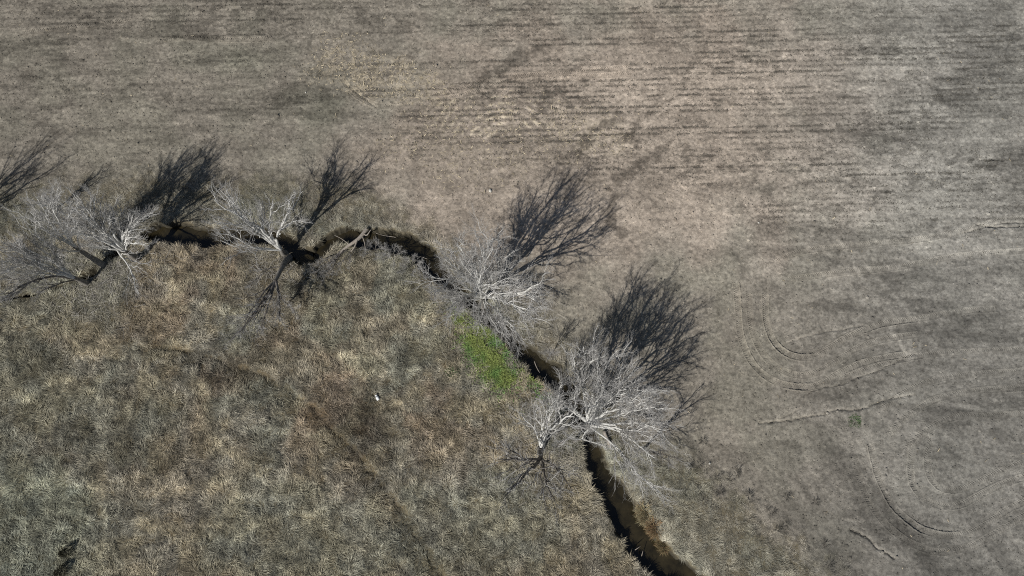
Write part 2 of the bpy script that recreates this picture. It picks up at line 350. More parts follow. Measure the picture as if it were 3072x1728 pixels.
C = base_c[None, None] * (1 - warm[..., None]) + base_w * warm[..., None]
C = C * (1 - .5 * grn[..., None]) + base_g * .5 * grn[..., None]
cool = sstep(2100, 2900, GU)[..., None] * .8
C = C * (1 - cool) + base_cool * cool
sm = np.clip(strawm * sstep(.40, .62, fbm(GX * 1.4, GY * 1.4, 98, 4, .65)), 0, 1)[..., None] * .75
C = C * (1 - sm) + np.array([.42, .365, .275]) * sm
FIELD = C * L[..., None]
# meadow thatch
n1 = fbm(GX * .10, GY * .10, 101, 4)[..., None]; n2 = fbm(GX * .45, GY * .45, 102, 4)[..., None]; n3 = fbm(GX * .22, GY * .22, 103, 4)[..., None]
def w_bank(u, v):                                                 # greyer growth between creek and field
    return sstep(-60, 60, np.interp(u, [0, 400, 900, 1250, 1450, 1700, 1800, 2100, 2400], [690, 690, 700, 760, 900, 1180, 1420, 1760, 2100]) - v)
def meadow_tint(x, y, u, v, n1, n2, n3):
    tan = np.array([.272, .240, .170]); grey = np.array([.230, .215, .173]); brn = np.array([.200, .148, .106]); grg = np.array([.182, .206, .164])
    w_b = sstep(.46, .62, n3) * (0.25 + .75 * sstep(0, 1, np.exp(-(((u - 1050) / 560)**2 + ((v - 1000) / 330)**2)) * 1.6))
    w_g = np.clip(sstep(500, 100, u) * sstep(1330, 1560, v) + .5 * sstep(.5, .65, n1), 0, 1)
    t_ = sstep(.30, .70, n2); c = tan * t_ + grey * (1 - t_)
    c = c * (1 - .6 * w_b) + brn * .6 * w_b
    bk = np.clip(sstep(3, 0, np.abs(0 * u)) * w_bank(u, v), 0, 1)
    c = c * (1 - .75 * bk) + np.array([.262, .252, .204]) * .75 * bk
    c = c * (1 - .6 * w_g) + grg * .6 * w_g
    return c
MT = meadow_tint(GX, GY, GU[..., None], GV[..., None], n1, n2, n3)
mdark = np.zeros(GX.shape)
for b, a in [((1080, 1265, 120, 85, 25), .72), ((1130, 1335, 85, 80, 40), .55), ((640, 1110, 120, 60, 25), .4), ((110, 1090, 90, 70, 0), .4), ((250, 1370, 330, 130, 0), .22), ((1380, 1660, 120, 90, 30), .3), ((700, 1120, 120, 40, 25), .3)]:
    mdark = np.maximum(mdark, a * 1.2 * blob(*b))
bank = sstep(.5, 2.5, gd) * sstep(3.5, 1.0, np.abs(eD - 2)) * 0
TRAILS = [[(180, 905), (330, 870), (460, 880)], [(500, 1040), (560, 1130), (640, 1180), (700, 1260)], [(900, 830), (1000, 800), (1090, 818)], [(700, 870), (830, 905), (950, 900)], [(330, 1190), (470, 1215), (640, 1210), (760, 1190)], [(590, 1360), (680, 1310), (800, 1290), (860, 1240)], [(60, 1010), (150, 960), (240, 955)],
          [(960, 1130), (1040, 1210), (1150, 1260), (1260, 1270)], [(1090, 1020), (1180, 1110), (1260, 1180), (1330, 1290)], [(420, 720), (520, 780), (620, 800)], [(860, 700), (930, 770), (900, 860)], [(100, 1250), (260, 1230), (400, 1240), (560, 1250)], [(200, 1330), (360, 1310), (470, 1370)], [(1000, 1010), (1080, 1100), (1130, 1200), (1160, 1320)], [(740, 960), (760, 1060), (700, 1140)]]
lite = np.zeros(GX.shape)
for pts, w in [([(292, 1130), (300, 1210), (306, 1270), (312, 1340)], .5), ([(830, 1120), (1000, 1128), (1150, 1122), (1300, 1118), (1450, 1135)], .45), ([(330, 1060), (480, 1010), (620, 1030)], .7), ([(0, 1460), (300, 1455), (560, 1470), (800, 1480)], 1.2), ([(680, 1240), (820, 1290), (960, 1310)], .7)] + [([(a * F, b * F) for a, b in tr_], .38) for tr_ in TRAILS]:
    d, s, _ = raster(line(pts), 3); lite = np.maximum(lite, sstep(w * 1.6, .1, d + (fbm(GX * .7, GY * .7, 111, 3) - .5) * 1.6))
lite = np.maximum(lite, .85 * sstep(1.5, .3, edge) * (cS < 0) * (edge > -.2) * (.35 + .65 * sstep(1700, 1800, GU)))
MT = MT * (1 - .55 * mdark + .45 * lite)[..., None]
mdark = np.maximum(mdark, .62 * pj * sstep(1.5, .2, np.abs(pS - .3)) * (pD < 2.4) * (.5 + fbm(GX * .5, GY * .5, 112, 2)))
MT = MT * np.array([.60, .55, .47])                                                     # thatch under the blades made darker than the blades
mud = np.array([.058, .052, .038])
eb = sstep(3.2, .2, gd + (fbm(GX * 1.5, GY * 1.5, 113, 3) - .5) * 3)[..., None]
MT = MT * (1 - eb) + FIELD * .86 * eb
cm = sstep(0.35, -0.15, edge)[..., None]
MT = MT * (1 - cm) + mud * cm
# ------------------------------------------------------------------ ground meshes: one grid, cut along the field edge
ny, nx = GX.shape
vid = np.arange(ny * nx).reshape(ny, nx)
quad = np.stack([vid[:-1, :-1], vid[:-1, 1:], vid[1:, 1:], vid[1:, :-1]], -1).reshape(-1, 4)
qg = (grassm[:-1, :-1]).ravel()
VV = np.stack([GX, GY, HT], -1).reshape(-1, 3)
def part(mask, name, tint, mat):
    q = quad[mask]; u, inv = np.unique(q, return_inverse=True)
    o = mesh_obj(name, VV[u], quads=inv.reshape(-1, 4), mats=[mat], smooth=True, colattr=tint.reshape(-1, 3)[u])
    return tag(o, kind='structure')
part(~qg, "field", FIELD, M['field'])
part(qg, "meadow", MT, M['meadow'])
def hgt(x, y):
    i = np.clip(np.searchsorted(xs, x) - 1, 0, nx - 2); j = np.clip(np.searchsorted(ys, y) - 1, 0, ny - 2)
    a = (x - xs[i]) / (xs[i + 1] - xs[i]); b = (y - ys[j]) / (ys[j + 1] - ys[j])
    return (HT[j, i] * (1 - a) + HT[j, i + 1] * a) * (1 - b) + (HT[j + 1, i] * (1 - a) + HT[j + 1, i + 1] * a) * b
def samp(A, x, y):
    i = np.clip(np.searchsorted(xs, x) - 1, 0, nx - 1); j = np.clip(np.searchsorted(ys, y) - 1, 0, ny - 1)
    return A[j, i]
# creek water: a ribbon inside the cut
tg = np.gradient(creek[:, :2], axis=0); tg /= np.linalg.norm(tg, axis=1)[:, None]
nn = np.stack([-tg[:, 1], tg[:, 0]], -1)
wl = (creek[:, 2] + .75)[:, None]
sub = slice(None, None, 3)
A = np.stack([creek[sub, :2] + nn[sub] * wl[sub], creek[sub, :2], creek[sub, :2] - nn[sub] * wl[sub]], 1)
nA = len(A); A = np.concatenate([A, np.full((nA, 3, 1), WATER_Z)], -1).reshape(-1, 3)
kk = np.arange(nA - 1)
tag(mesh_obj("creek_water", A, quads=np.concatenate([np.stack([kk * 3 + c, kk * 3 + c + 1, kk * 3 + c + 4, kk * 3 + c + 3], -1) for c in (0, 1)]), mats=[M['water']]), kind='structure')

# ------------------------------------------------------------------ tyre tread prints: raised lug bars pressed into the soil
def lugs(pl, name, berm=.1):
    d = np.concatenate([[0], np.cumsum(np.linalg.norm(np.diff(pl, axis=0), axis=1))])
    s = np.arange(0.3, d[-1] - .3, 0.24); s = s[rng.random(len(s)) < .93]
    c = np.stack([np.interp(s, d, pl[:, k]) for k in (0, 1)], -1)
    t = np.gradient(c, axis=0); t /= np.linalg.norm(t, axis=1)[:, None]; n = np.stack([-t[:, 1], t[:, 0]], -1)
    Vs, Q = [], []
    for sg in (-1, 1):
        a = c + n * sg * .04; b = c + n * sg * .34 - t * .17
        w = .045 + .02 * rng.random((len(s), 1))
        e = np.stack([a - t * w, a + t * w, b + t * w, b - t * w], 1)
        z = hgt(e[..., 0].ravel(), e[..., 1].ravel()).reshape(-1, 4)
        hh = (.03 + .04 * rng.random((len(s), 1))) * (1 if berm > .06 else .55)
        ridge = np.stack([np.concatenate([a, (z[:, :2].mean(1) )[:, None] + hh], 1), np.concatenate([b, (z[:, 2:].mean(1))[:, None] + hh], 1)], 1)
        v = np.concatenate([np.concatenate([e, z[..., None] - .02], -1), ridge], 1)        # 6 verts
        base = sum(len(x) for x in Vs) // 1
        Vs.append(v.reshape(-1, 3)); o = base + np.arange(len(s))[:, None] * 6
        Q.append(np.concatenate([o + np.array([0, 4, 5, 3]), o + np.array([1, 2, 5, 4])], 0))
    sb = np.arange(0.2, d[-1] - .2, 0.13); cb = np.stack([np.interp(sb, d, pl[:, k]) for k in (0, 1)], -1)
    tb = np.gradient(cb, axis=0); tb /= np.linalg.norm(tb, axis=1)[:, None]; nb = np.stack([-tb[:, 1], tb[:, 0]], -1)
    for sg in (-1, 1):
        hh = berm * np.clip(fbm(sb * .30 + 9 * sg, sb * 0 + len(pl), 151, 3) * 2.4 - .45, .12, 1.2) * rng.uniform(.8, 1.2, len(sb))
        off = (.40 + .025 * rng.normal(size=len(sb)))[:, None] * sg
        rows_ = []
        for o_, k_ in ((-.11, 0), (.0, 1), (.11, 0)):
            p_ = cb + nb * (off + o_); rows_.append(np.concatenate([p_, (hgt(p_[:, 0], p_[:, 1]) - .03 + k_ * (hh + .03))[:, None]], 1))
        v = np.stack(rows_, 1); base = sum(len(q_) for q_ in Vs); Vs.append(v.reshape(-1, 3))
        o = base + np.arange(len(sb) - 1)[:, None] * 3
        Q.append(np.concatenate([o + np.array([k_, k_ + 3, k_ + 4, k_ + 1]) for k_ in (0, 1)]))
    V = np.concatenate(Vs)
    tint = samp(FIELD, V[:, 0], V[:, 1]) * 1.04
    return tag(mesh_obj(name, V, quads=np.concatenate(Q), mats=[M['clod']], colattr=tint), kind='structure')
for i, pl in enumerate(trk): lugs(pl, "tyre_track", .12 if i in BOLD else .07)

# ------------------------------------------------------------------ loose stuff on the field: straw bits and clods
def scatter(n, dens, pad=0.0):
    x = rng.uniform(X0 + 6, X1 - 6, n * 3); y = rng.uniform(Y0 + 3, Y1 - 5, n * 3)
    keep = rng.random(n * 3) < samp(dens, x, y)
    return x[keep][:n], y[keep][:n]
def bits(name, x, y, ln, wd, tint, mat, lift=0.02):
    n = len(x); a = rng.uniform(0, 2 * np.pi, n); el = rng.normal(0, .18, n)
    z = hgt(x, y) + lift
    d = np.stack([np.cos(a) * np.cos(el), np.sin(a) * np.cos(el), np.sin(el)], -1) * ln[:, None] / 2
    s = np.stack([-np.sin(a), np.cos(a), rng.normal(0, .3, n)], -1) * wd[:, None] / 2
    c = np.stack([x, y, z + np.abs(d[:, 2])], -1)
    V = np.stack([c - d - s, c + d - s, c + d + s, c - d + s], 1).reshape(-1, 3)
    return mesh_obj(name, V, quads=np.arange(n * 4).reshape(-1, 4), mats=[mat], colattr=np.repeat(tint, 4, 0))
fdens = (~grassm) * 1.0
x, y = scatter(34000, fdens * np.clip(strawm * 1.0 + .004, 0, 1))
tt = np.array([.48, .42, .31]) * rng.uniform(.6, 1.35, (len(x), 1)) * np.array([1, .98, .94])
tag(bits("straw_litter", x, y, rng.uniform(.10, .45, len(x)), rng.uniform(.04, .09, len(x)), tt, M['straw']), kind='stuff')
def lumps(name, x, y, r, tint, mat, flat=.7):
    n = len(x); z = hgt(x, y)
    ph = rng.uniform(0, 6.28, n)[:, None] + np.arange(5) * 2 * np.pi / 5
    rr = r[:, None] * rng.uniform(.7, 1.25, (n, 5))
    ring = np.stack([x[:, None] + rr * np.cos(ph), y[:, None] + rr * np.sin(ph), np.repeat((z - .03)[:, None], 5, 1)], -1)
    top = np.stack([x + rng.normal(0, .2, n) * r, y + rng.normal(0, .2, n) * r, z + r * flat * rng.uniform(.6, 1.3, n)], -1)[:, None]
    V = np.concatenate([ring, top], 1).reshape(-1, 3)
    o = np.arange(n)[:, None] * 6
    T = np.concatenate([o + np.array([k, (k + 1) % 5, 5]) for k in range(5)])
    return mesh_obj(name, V, tris=T, mats=[mat], colattr=np.repeat(tint, 6, 0))
cd = fdens * np.clip(.25 + .9 * rows + .5 * blot * rowreg + .25 * sstep(900, 400, GU) + .2 * sstep(1000, 1300, GV), 0, 1)
x, y = scatter(60000, cd)
lumpc = samp(FIELD, x, y) * rng.uniform(.7, 1.15, (len(x), 1))
tag(lumps("soil_clods", x, y, rng.gamma(2.2, .024, len(x)) + .02, lumpc, M['clod'], .9), kind='stuff')

sx = rng.uniform(X0 + 6, X1 - 6, 1500000); sy = rng.uniform(Y0 + 3, Y1 - 5, 1500000)
pr_ = samp(fdens * (.9 * rows ** 1.5 + .16 * blot * np.clip(rowreg, 0, 1) + .012), sx, sy)
kp = rng.random(len(sx)) < pr_ * .55; sx, sy = sx[kp], sy[kp]
print("stubble", len(sx))
tag(lumps("crop_stubble", sx, sy, rng.uniform(.035, .11, len(sx)), np.array([.115, .108, .092]) * rng.uniform(.6, 1.5, (len(sx), 1)), M['clod'], .8), kind='stuff')

# ------------------------------------------------------------------ grass blades (uncountable)
def blades(name, x, y, ln, wd, az, el, tint, mat, lift=0.0):
    n = len(x); z = hgt(x, y) - .02 + lift
    d = np.stack([np.cos(az), np.sin(az)], -1)
    s = np.stack([-np.sin(az), np.cos(az)], -1)
    roll = rng.normal(0, .5, n)
    sv = np.concatenate([s * np.cos(roll)[:, None], np.sin(roll)[:, None]], -1) * (wd / 2)[:, None]
    b = np.stack([x, y, z], -1)
    e1 = el; e2 = el - rng.uniform(.3, 1.0, n)
    m = b + np.concatenate([d * np.cos(e1)[:, None], np.sin(e1)[:, None]], -1) * (ln * .5)[:, None]
    t = m + np.concatenate([d * np.cos(e2)[:, None], np.sin(e2)[:, None]], -1) * (ln * .5)[:, None]
    V = np.stack([b - sv, b + sv, m + sv * .85, m - sv * .85, t], 1).reshape(-1, 3)
    o = np.arange(n)[:, None] * 5
    return mesh_obj(name, V, quads=o + np.array([0, 1, 2, 3]), tris=o + np.array([3, 2, 4]), mats=[mat], colattr=np.repeat(tint, 5, 0))
def gscatter(n, dens, box=None):
    a, b, c, d = box or (X0 + 8, X1 - 8, Y0 + 2, 46)
    x = rng.uniform(a, b, n); y = rng.uniform(c, d, n)
    k = rng.random(n) < samp(dens, x, y); return x[k], y[k]
gden = sstep(-1.6, 2.6, gd + (fbm(GX * .9, GY * .9, 122, 3) - .5) * 3) * sstep(-.02, .25, edge)
def gblob(cu, cv, ru, rv, rot):
    du = GU - cu; dv = GV - cv; c, q = math.cos(R(rot)), math.sin(R(rot))
    return np.exp(-1.1 * (((du * c + dv * q) / ru)**2 + ((-du * q + dv * c) / rv)**2))
gg = np.clip(gblob(1465, 1050, 42, 80, -28) + .8 * gblob(1500, 1110, 30, 45, -20) + .6 * gblob(1395, 975, 26, 50, -30) + .8 * gblob(1558, 1062, 13, 60, -35) + .6 * gblob(1440, 1000, 40, 40, -30) + .22 * gblob(1620, 1150, 25, 80, -35), 0, 1) * gden * (.10 + .90 * sstep(.38, .62, fbm(GX * .45, GY * .45, 142, 5, .7)))
clump = sstep(.36, .60, fbm(GX * 1.1, GY * 1.1, 121, 4, .65))
gdens = gden * (.42 + .58 * clump)
u0, v0 = PIX(GX, GY)
gdens = gdens * (1 - .60 * pj * sstep(.60, .10, pw_) * (pD < 2.4)) * (1 - .35 * pj * sstep(1.5, .3, np.abs(pS - .6)) * (pD < 2.4)) * (1 - .3 * np.clip(gg, 0, 1)) * ((GU > -250) & (GU < 2700) & (GV < 1900))
x, y = gscatter(3200000, gdens)
u, v = PIX(x, y)
flow = 2.6 * np.pi * (fbm(x * .22, y * .22, 131, 3) - .5) + 2 * np.pi * (vnoise(x * .7, y * .7, 132) - .5) * 1.0
right = u > 1500 + (v - 1000) * .45
az = np.where(right, R(-60), R(150)) + flow + rng.normal(0, .55, len(x))
el = rng.uniform(.08, .95, len(x))
n1 = fbm(x * .10, y * .10, 101, 4)[:, None]; n2 = fbm(x * .45, y * .45, 102, 4)[:, None]; n3 = fbm(x * .22, y * .22, 103, 4)[:, None]
tint = meadow_tint(x, y, u[:, None], v[:, None], n1, n2, n3)
tint = tint * (1 - .60 * samp(mdark, x, y) + .50 * samp(lite, x, y))[:, None]
ed_ = (sstep(7, 0, samp(gd, x, y)) * .75)[:, None]
tint = tint * (1 - ed_) + samp(FIELD, x, y) * 1.0 * ed_
tint *= (1.0 + .12 * right)[:, None]
bkw = w_bank(u, v)[:, None]
tint *= (rng.uniform(.45, 1.75, (len(x), 1)) * (1 - bkw) + rng.uniform(.62, 1.38, (len(x), 1)) * bkw) * (0.64 + .72 * sstep(.30, .70, fbm(x * 1.25, y * 1.25, 133, 4, .7))[:, None])
tint *= 1.24
big = samp(sstep(2.2, .2, edge), x, y)
ln = rng.uniform(.28, .78, len(x)) * (1 + .35 * big) * (.42 + .58 * sstep(0, 6, samp(gd, x, y))); wd = rng.uniform(.022, .048, len(x)) * (1 - .3 * bkw[:, 0]); ln = ln * (1 - .25 * bkw[:, 0] * (1 - big))
print("blades", len(x))
half = right
tag(blades("bank_grass", x[half], y[half], ln[half], wd[half], az[half], el[half], tint[half], M['blade']), kind='stuff')
half = ~right
tag(blades("meadow_grass", x[half], y[half], ln[half], wd[half], az[half], el[half], tint[half], M['blade']), kind='stuff')
# fresh green growth beside the creek
x, y = gscatter(460000, gg, (-14, 6, 3, 26))
g1 = fbm(x * .5, y * .5, 141, 3)[:, None]
tint = (np.array([.250, .305, .095]) * sstep(.35, .6, g1) + np.array([.150, .27, .085]) * (1 - sstep(.35, .6, g1))) * rng.uniform(.5, 1.6, (len(x), 1))
tag(blades("green_grass", x, y, rng.uniform(.25, .6, len(x)), rng.uniform(.03, .06, len(x)), rng.uniform(0, 6.28, len(x)), rng.uniform(.4, 1.2, len(x)), tint, M['blade'], .16), kind='stuff')

# ------------------------------------------------------------------ branches
def norm(v): return v / (np.linalg.norm(v, axis=-1, keepdims=True) + 1e-9)
def tubes(polys, rads, sides):
    """polys (N,K,3), rads (N,K) -> verts, quads of N tapered tubes"""
    N, K, _ = polys.shape
    t = norm(np.gradient(polys, axis=1))
    ref = np.where(np.abs(t[..., 2:3]) > .9, np.array([1., 0, 0]), np.array([0, 0, 1.]))
    a = norm(np.cross(t, ref)); b = np.cross(t, a)
    ph = np.arange(sides) * 2 * np.pi / sides
    V = polys[:, :, None] + rads[:, :, None, None] * (a[:, :, None] * np.cos(ph)[:, None] + b[:, :, None] * np.sin(ph)[:, None])
    idx = np.arange(N * K * sides).reshape(N, K, sides)
    nx_ = np.roll(idx, -1, axis=2)
    Q = np.stack([idx[:, :-1], nx_[:, :-1], nx_[:, 1:], idx[:, 1:]], -1).reshape(-1, 4)
    return V.reshape(-1, 3), Q
class Acc:
    def __init__(s): s.v, s.q, s.n = [], [], 0
    def add(s, polys, rads, sides):
        if len(polys) == 0: return
        v, q = tubes(polys, rads, sides); s.v.append(v); s.q.append(q + s.n); s.n += len(v)
    def build(s, name, mat, parent=None): return mesh_obj(name, np.concatenate(s.v), quads=np.concatenate(s.q), mats=[mat], parent=parent, smooth=True)
def spawn(polys, rads, m, t0, t1, lr, ang, K, up, rr, wig=.12, lmin=.25, taper=.25):
    """m children on each parent polyline"""
    N, Kp, _ = polys.shape
    t = (np.arange(m)[None] + rng.uniform(.1, .9, (N, m))) / m * (t1 - t0) + t0
    f = t * (Kp - 1); i = np.clip(f.astype(int), 0, Kp - 2); f = f - i
    r_ = np.arange(N)[:, None]
    p = polys[r_, i] * (1 - f[..., None]) + polys[r_, i + 1] * f[..., None]
    tg = norm(polys[r_, i + 1] - polys[r_, i]); pr = rads[r_, i] * (1 - f) + rads[r_, i + 1] * f
    plen = np.linalg.norm(np.diff(polys, axis=1), axis=2).sum(1)[:, None]
    L_ = np.maximum(plen * lr * (1.15 - .75 * t) * rng.uniform(.6, 1.3, (N, m)), lmin)
    pe = norm(np.cross(tg, norm(rng.normal(size=(N, m, 3)))))
    an = R(ang) * rng.uniform(.65, 1.35, (N, m))[..., None]
    d = norm(tg * np.cos(an) + pe * np.sin(an) + np.array([0, 0, up]))
    s = np.linspace(0, 1, K)[None, None, :, None]
    bend = rng.normal(size=(N, m, 1, 3)) * wig + np.array([0, 0, up * .5])
    q = p[:, :, None] + (d[:, :, None] * s + bend * s * s) * L_[..., None, None]
    jit = rng.normal(size=(N, m, K, 3)) * (wig * .22 * L_)[..., None, None]; jit[:, :, 0] = 0
    q = q + jit
    r0 = np.minimum(pr * .75, rr * L_ + .004)
    rad = r0[..., None] * np.linspace(1, taper, K)[None, None]
    return q.reshape(N * m, K, 3), rad.reshape(N * m, K)
def limb(tree, loc, pts, r0, r1=.03, dens=1.0, dull=False, wig=.5, trunk_mat=None, fine=True, tw=1.0):
    """one main limb with its boughs as one part, its twigs as a sub-part"""
    g = np.array([P(*p) for p in pts]); g = catmull(g, 8)
    g = resample(g, max(.5, np.linalg.norm(np.diff(g, axis=0), axis=1).sum() / 15)); K = len(g)
    ln = np.linalg.norm(np.diff(g, axis=0), axis=1).sum()
    j = rng.normal(size=(K, 3)) * wig * .04 * ln ** .5; j[0] = 0
    g = g + j * np.linspace(.4, 1.2, K)[:, None]
    g = g - np.array(loc)
    r0 = r0 * .88; rad = np.linspace(1, 0, K) ** .8 * (r0 - r1) + r1
    A = Acc(); A.add(g[None], rad[None], 7)
    m1 = max(4, int(10 * dens))
    b1, q1 = spawn(g[None], rad[None], m1, .24, .97, .50, 26, 9, .14, .0155, .13)
    A.add(b1, q1, 5)
    lo = A.build("limb", M['limb_dull'] if dull else M['limb'], tree)
    T = Acc()
    ext = spawn(g[None], rad[None], int(14 * dens), .45, 1.0, .14, 38, 5, .12, .010)
    b2, q2 = spawn(b1, q1, max(5, int(8 * dens)), .25, 1.0, .46, 27, 6, .12, .0150, .14)
    T.add(b2, q2, 4); T.add(*ext, 4)
    b2a = np.concatenate([b2, np.stack([np.stack([np.interp(np.linspace(0, 1, 6), np.linspace(0, 1, 5), e[:, k]) for k in range(3)], -1) for e in ext[0]])])
    q2a = np.concatenate([q2, np.stack([np.interp(np.linspace(0, 1, 6), np.linspace(0, 1, 5), e) for e in ext[1]])])
    b3, q3 = spawn(b2a, q2a, max(5, int(8 * dens * tw)), .15, 1.0, .52, 30, 4, .10, .012, .16, .3, .55)
    q3 = np.maximum(q3, .0043)
    T.add(b3, q3, 3)
    T.build("twigs", M['twig'], lo)
    return lo
GRP = "bare trees along the creek"
def tree(name, base, label, trunk, limbs, r=.3, cat="tree", group=GRP, dull=False, dens=1.0, wig=.5, tw=1.0):
    b = P(*base); b[2] = float(hgt(b[0:1], b[1:2])[0])
    e = empty(name, tuple(b), label, cat, group)
    g = np.array([P(*p) for p in trunk]); g[0] = b - np.array([0, 0, .3]); g = resample(catmull(g, 6), .3)
    K = len(g); rad = r * (np.linspace(1, .62, K) + .55 * np.exp(-np.linspace(0, 5, K)))
    A = Acc(); A.add((g - b)[None], rad[None], 10); A.build("trunk", M['trunk'], e)
    for L_ in limbs:
        pts, rr = L_[0], L_[1]; kw = L_[2] if len(L_) > 2 else {}
        limb(e, b, pts, rr, dens=kw.get('dens', dens), dull=kw.get('dull', dull), wig=wig, tw=tw)
    return e
# the tall tree in the middle
tree("bare_tree", (1445, 908), "tall white-limbed bare tree in the middle, beside the bright green grass", [(1445, 908, 0), (1446, 900, 1.5), (1447, 893, 3.2)], [
    ([(1446, 894, 2.8), (1424, 866, 6.5), (1470, 826, 10.5), (1532, 812, 13.5)], .22), ([(1446, 893, 3), (1440, 815, 8), (1455, 760, 11.5), (1478, 712, 15)], .2),
    ([(1444, 893, 3), (1402, 790, 10), (1375, 731, 13.5)], .17), ([(1436, 880, 4.5), (1393, 888, 8), (1339, 933, 11)], .15),
    ([(1448, 892, 3), (1500, 888, 8), (1581, 870, 12), (1631, 834, 15)], .21), ([(1450, 893, 3), (1496, 897, 7), (1554, 920, 10.5), (1604, 938, 13)], .18),
    ([(1443, 893, 3), (1375, 848, 9), (1285, 830, 12.5)], .17), ([(1446, 898, 2.6), (1438, 930, 6), (1440, 975, 9)], .13),
    ([(1448, 899, 2.8), (1495, 935, 5.5), (1572, 1027, 8)], .13), ([(1442, 893, 3), (1350, 872, 8), (1300, 880, 10)], .14),
    ([(1446, 892, 3), (1438, 866, 10), (1425, 838, 17)], .2), ([(1447, 892, 3), (1480, 840, 9), (1500, 770, 13)], .15), ([(1444, 896, 2.8), (1395, 905, 6), (1365, 960, 8)], .11), ([(1447, 897, 2.8), (1470, 950, 5.5), (1500, 1000, 7.5)], .11), ([(1442, 893, 3), (1395, 830, 9), (1330, 775, 12)], .15)], .42, dens=1.12)
# lower right group astride the creek
tree("bare_tree", (1765, 1278), "largest spreading bare tree of the lower right group, limbs reaching over the field edge", [(1765, 1278, 0), (1767, 1272, 1.5), (1768, 1268, 3)], [
    ([(1768, 1268, 2.6), (1822, 1237, 4.8), (1888, 1209, 8.8), (1949, 1158, 12.0)], .24), ([(1770, 1270, 2.8), (1845, 1272, 5.6), (1916, 1270, 8.0), (1986, 1289, 10.4)], .19),
    ([(1772, 1276, 2.6), (1850, 1290, 4.8), (1902, 1327, 7.2), (1960, 1374, 8.8)], .19), ([(1767, 1266, 3), (1790, 1190, 7.2), (1800, 1120, 12.0)], .2),
    ([(1764, 1265, 3), (1747, 1140, 7.2), (1755, 1080, 9.6), (1747, 1036, 12.0)], .2), ([(1750, 1110, 8.4), (1775, 1085, 10.0), (1818, 1068, 11.2)], .1),
    ([(1760, 1265, 2.8), (1706, 1208, 6.4), (1733, 1186, 8.0), (1745, 1150, 10.4)], .19), ([(1760, 1267, 2.6), (1680, 1200, 6.4), (1685, 1146, 9.6)], .16),
    ([(1768, 1265, 3), (1850, 1160, 8.0), (1890, 1110, 11.2)], .19), ([(1767, 1266, 3), (1785, 1230, 7.2), (1795, 1195, 14.0)], .22),
    ([(1772, 1282, 2.4), (1860, 1350, 4.8), (1920, 1430, 6.4), (1986, 1486, 7.2)], .13), ([(1766, 1265, 3), (1830, 1200, 8.8), (1900, 1165, 12.8)], .18), ([(1770, 1268, 2.8), (1870, 1240, 6), (1940, 1225, 9), (1995, 1222, 11)], .17), ([(1772, 1270, 2.8), (1900, 1290, 7), (1990, 1262, 10)], .13), ([(1764, 1265, 3), (1790, 1150, 8.0), (1850, 1050, 11.6)], .17)], .48, dens=1.12)
tree("bare_tree", (1622, 1347), "bare tree with dark forked limbs pointing at the meadow, just left of the creek", [(1622, 1347, 0), (1622, 1345, 1.5), (1622, 1342, 2.6)], [
    ([(1622, 1341, 2.3), (1640, 1300, 6), (1681, 1266, 10), (1728, 1228, 14)], .2), ([(1622, 1341, 2.3), (1626, 1280, 7), (1640, 1242, 10), (1653, 1218, 12)], .15),
    ([(1621, 1345, 1.8), (1620, 1373, 4), (1564, 1380, 8), (1490, 1378, 11)], .25, dict(dens=.62, dull=True)), ([(1621, 1345, 1.8), (1619, 1378, 4), (1588, 1411, 8), (1512, 1490, 12)], .27, dict(dens=.62, dull=True)),  # shade-side darkness of these forked limbs put into the bark colour
    ([(1623, 1346, 1.8), (1626, 1380, 4), (1639, 1448, 8), (1663, 1500, 11)], .2, dict(dens=.62, dull=True)), ([(1624, 1346, 1.8), (1629, 1380, 4), (1667, 1402, 8), (1715, 1470, 11)], .19, dict(dens=.62, dull=True)),
    ([(1621, 1341, 2.3), (1605, 1290, 6), (1555, 1235, 9)], .13, dict(dens=.8)), ([(1622, 1341, 2.4), (1645, 1262, 8), (1680, 1180, 12)], .16)], .36, dens=.9)
tree("bare_tree", (1722, 1324), "low bare tree with drooping white sprays hanging over the narrow creek", [(1722, 1324, 0), (1735, 1320, 3), (1745, 1318, 6)], [
    ([(1745, 1318, 5.6), (1712, 1316, 7.5), (1663, 1328, 9)], .1), ([(1745, 1318, 5.6), (1790, 1330, 8), (1834, 1348, 9)], .1), ([(1744, 1318, 5.5), (1758, 1296, 9), (1775, 1275, 11)], .1)], .16, dens=.9)
tree("bare_tree", (1925, 1352), "slender leaning bare tree standing alone at the field edge right of the group", [(1925, 1352, 0), (1945, 1354, 2.0), (1962, 1357, 3.6)], [
    ([(1960, 1357, 3.4), (2000, 1366, 6), (2050, 1384, 8.5)], .09), ([(1958, 1356, 3.2), (1992, 1352, 6), (2030, 1344, 8.5)], .08), ([(1950, 1355, 2.6), (1985, 1372, 5), (2020, 1398, 7)], .07)], .13, dull=True, dens=.62)
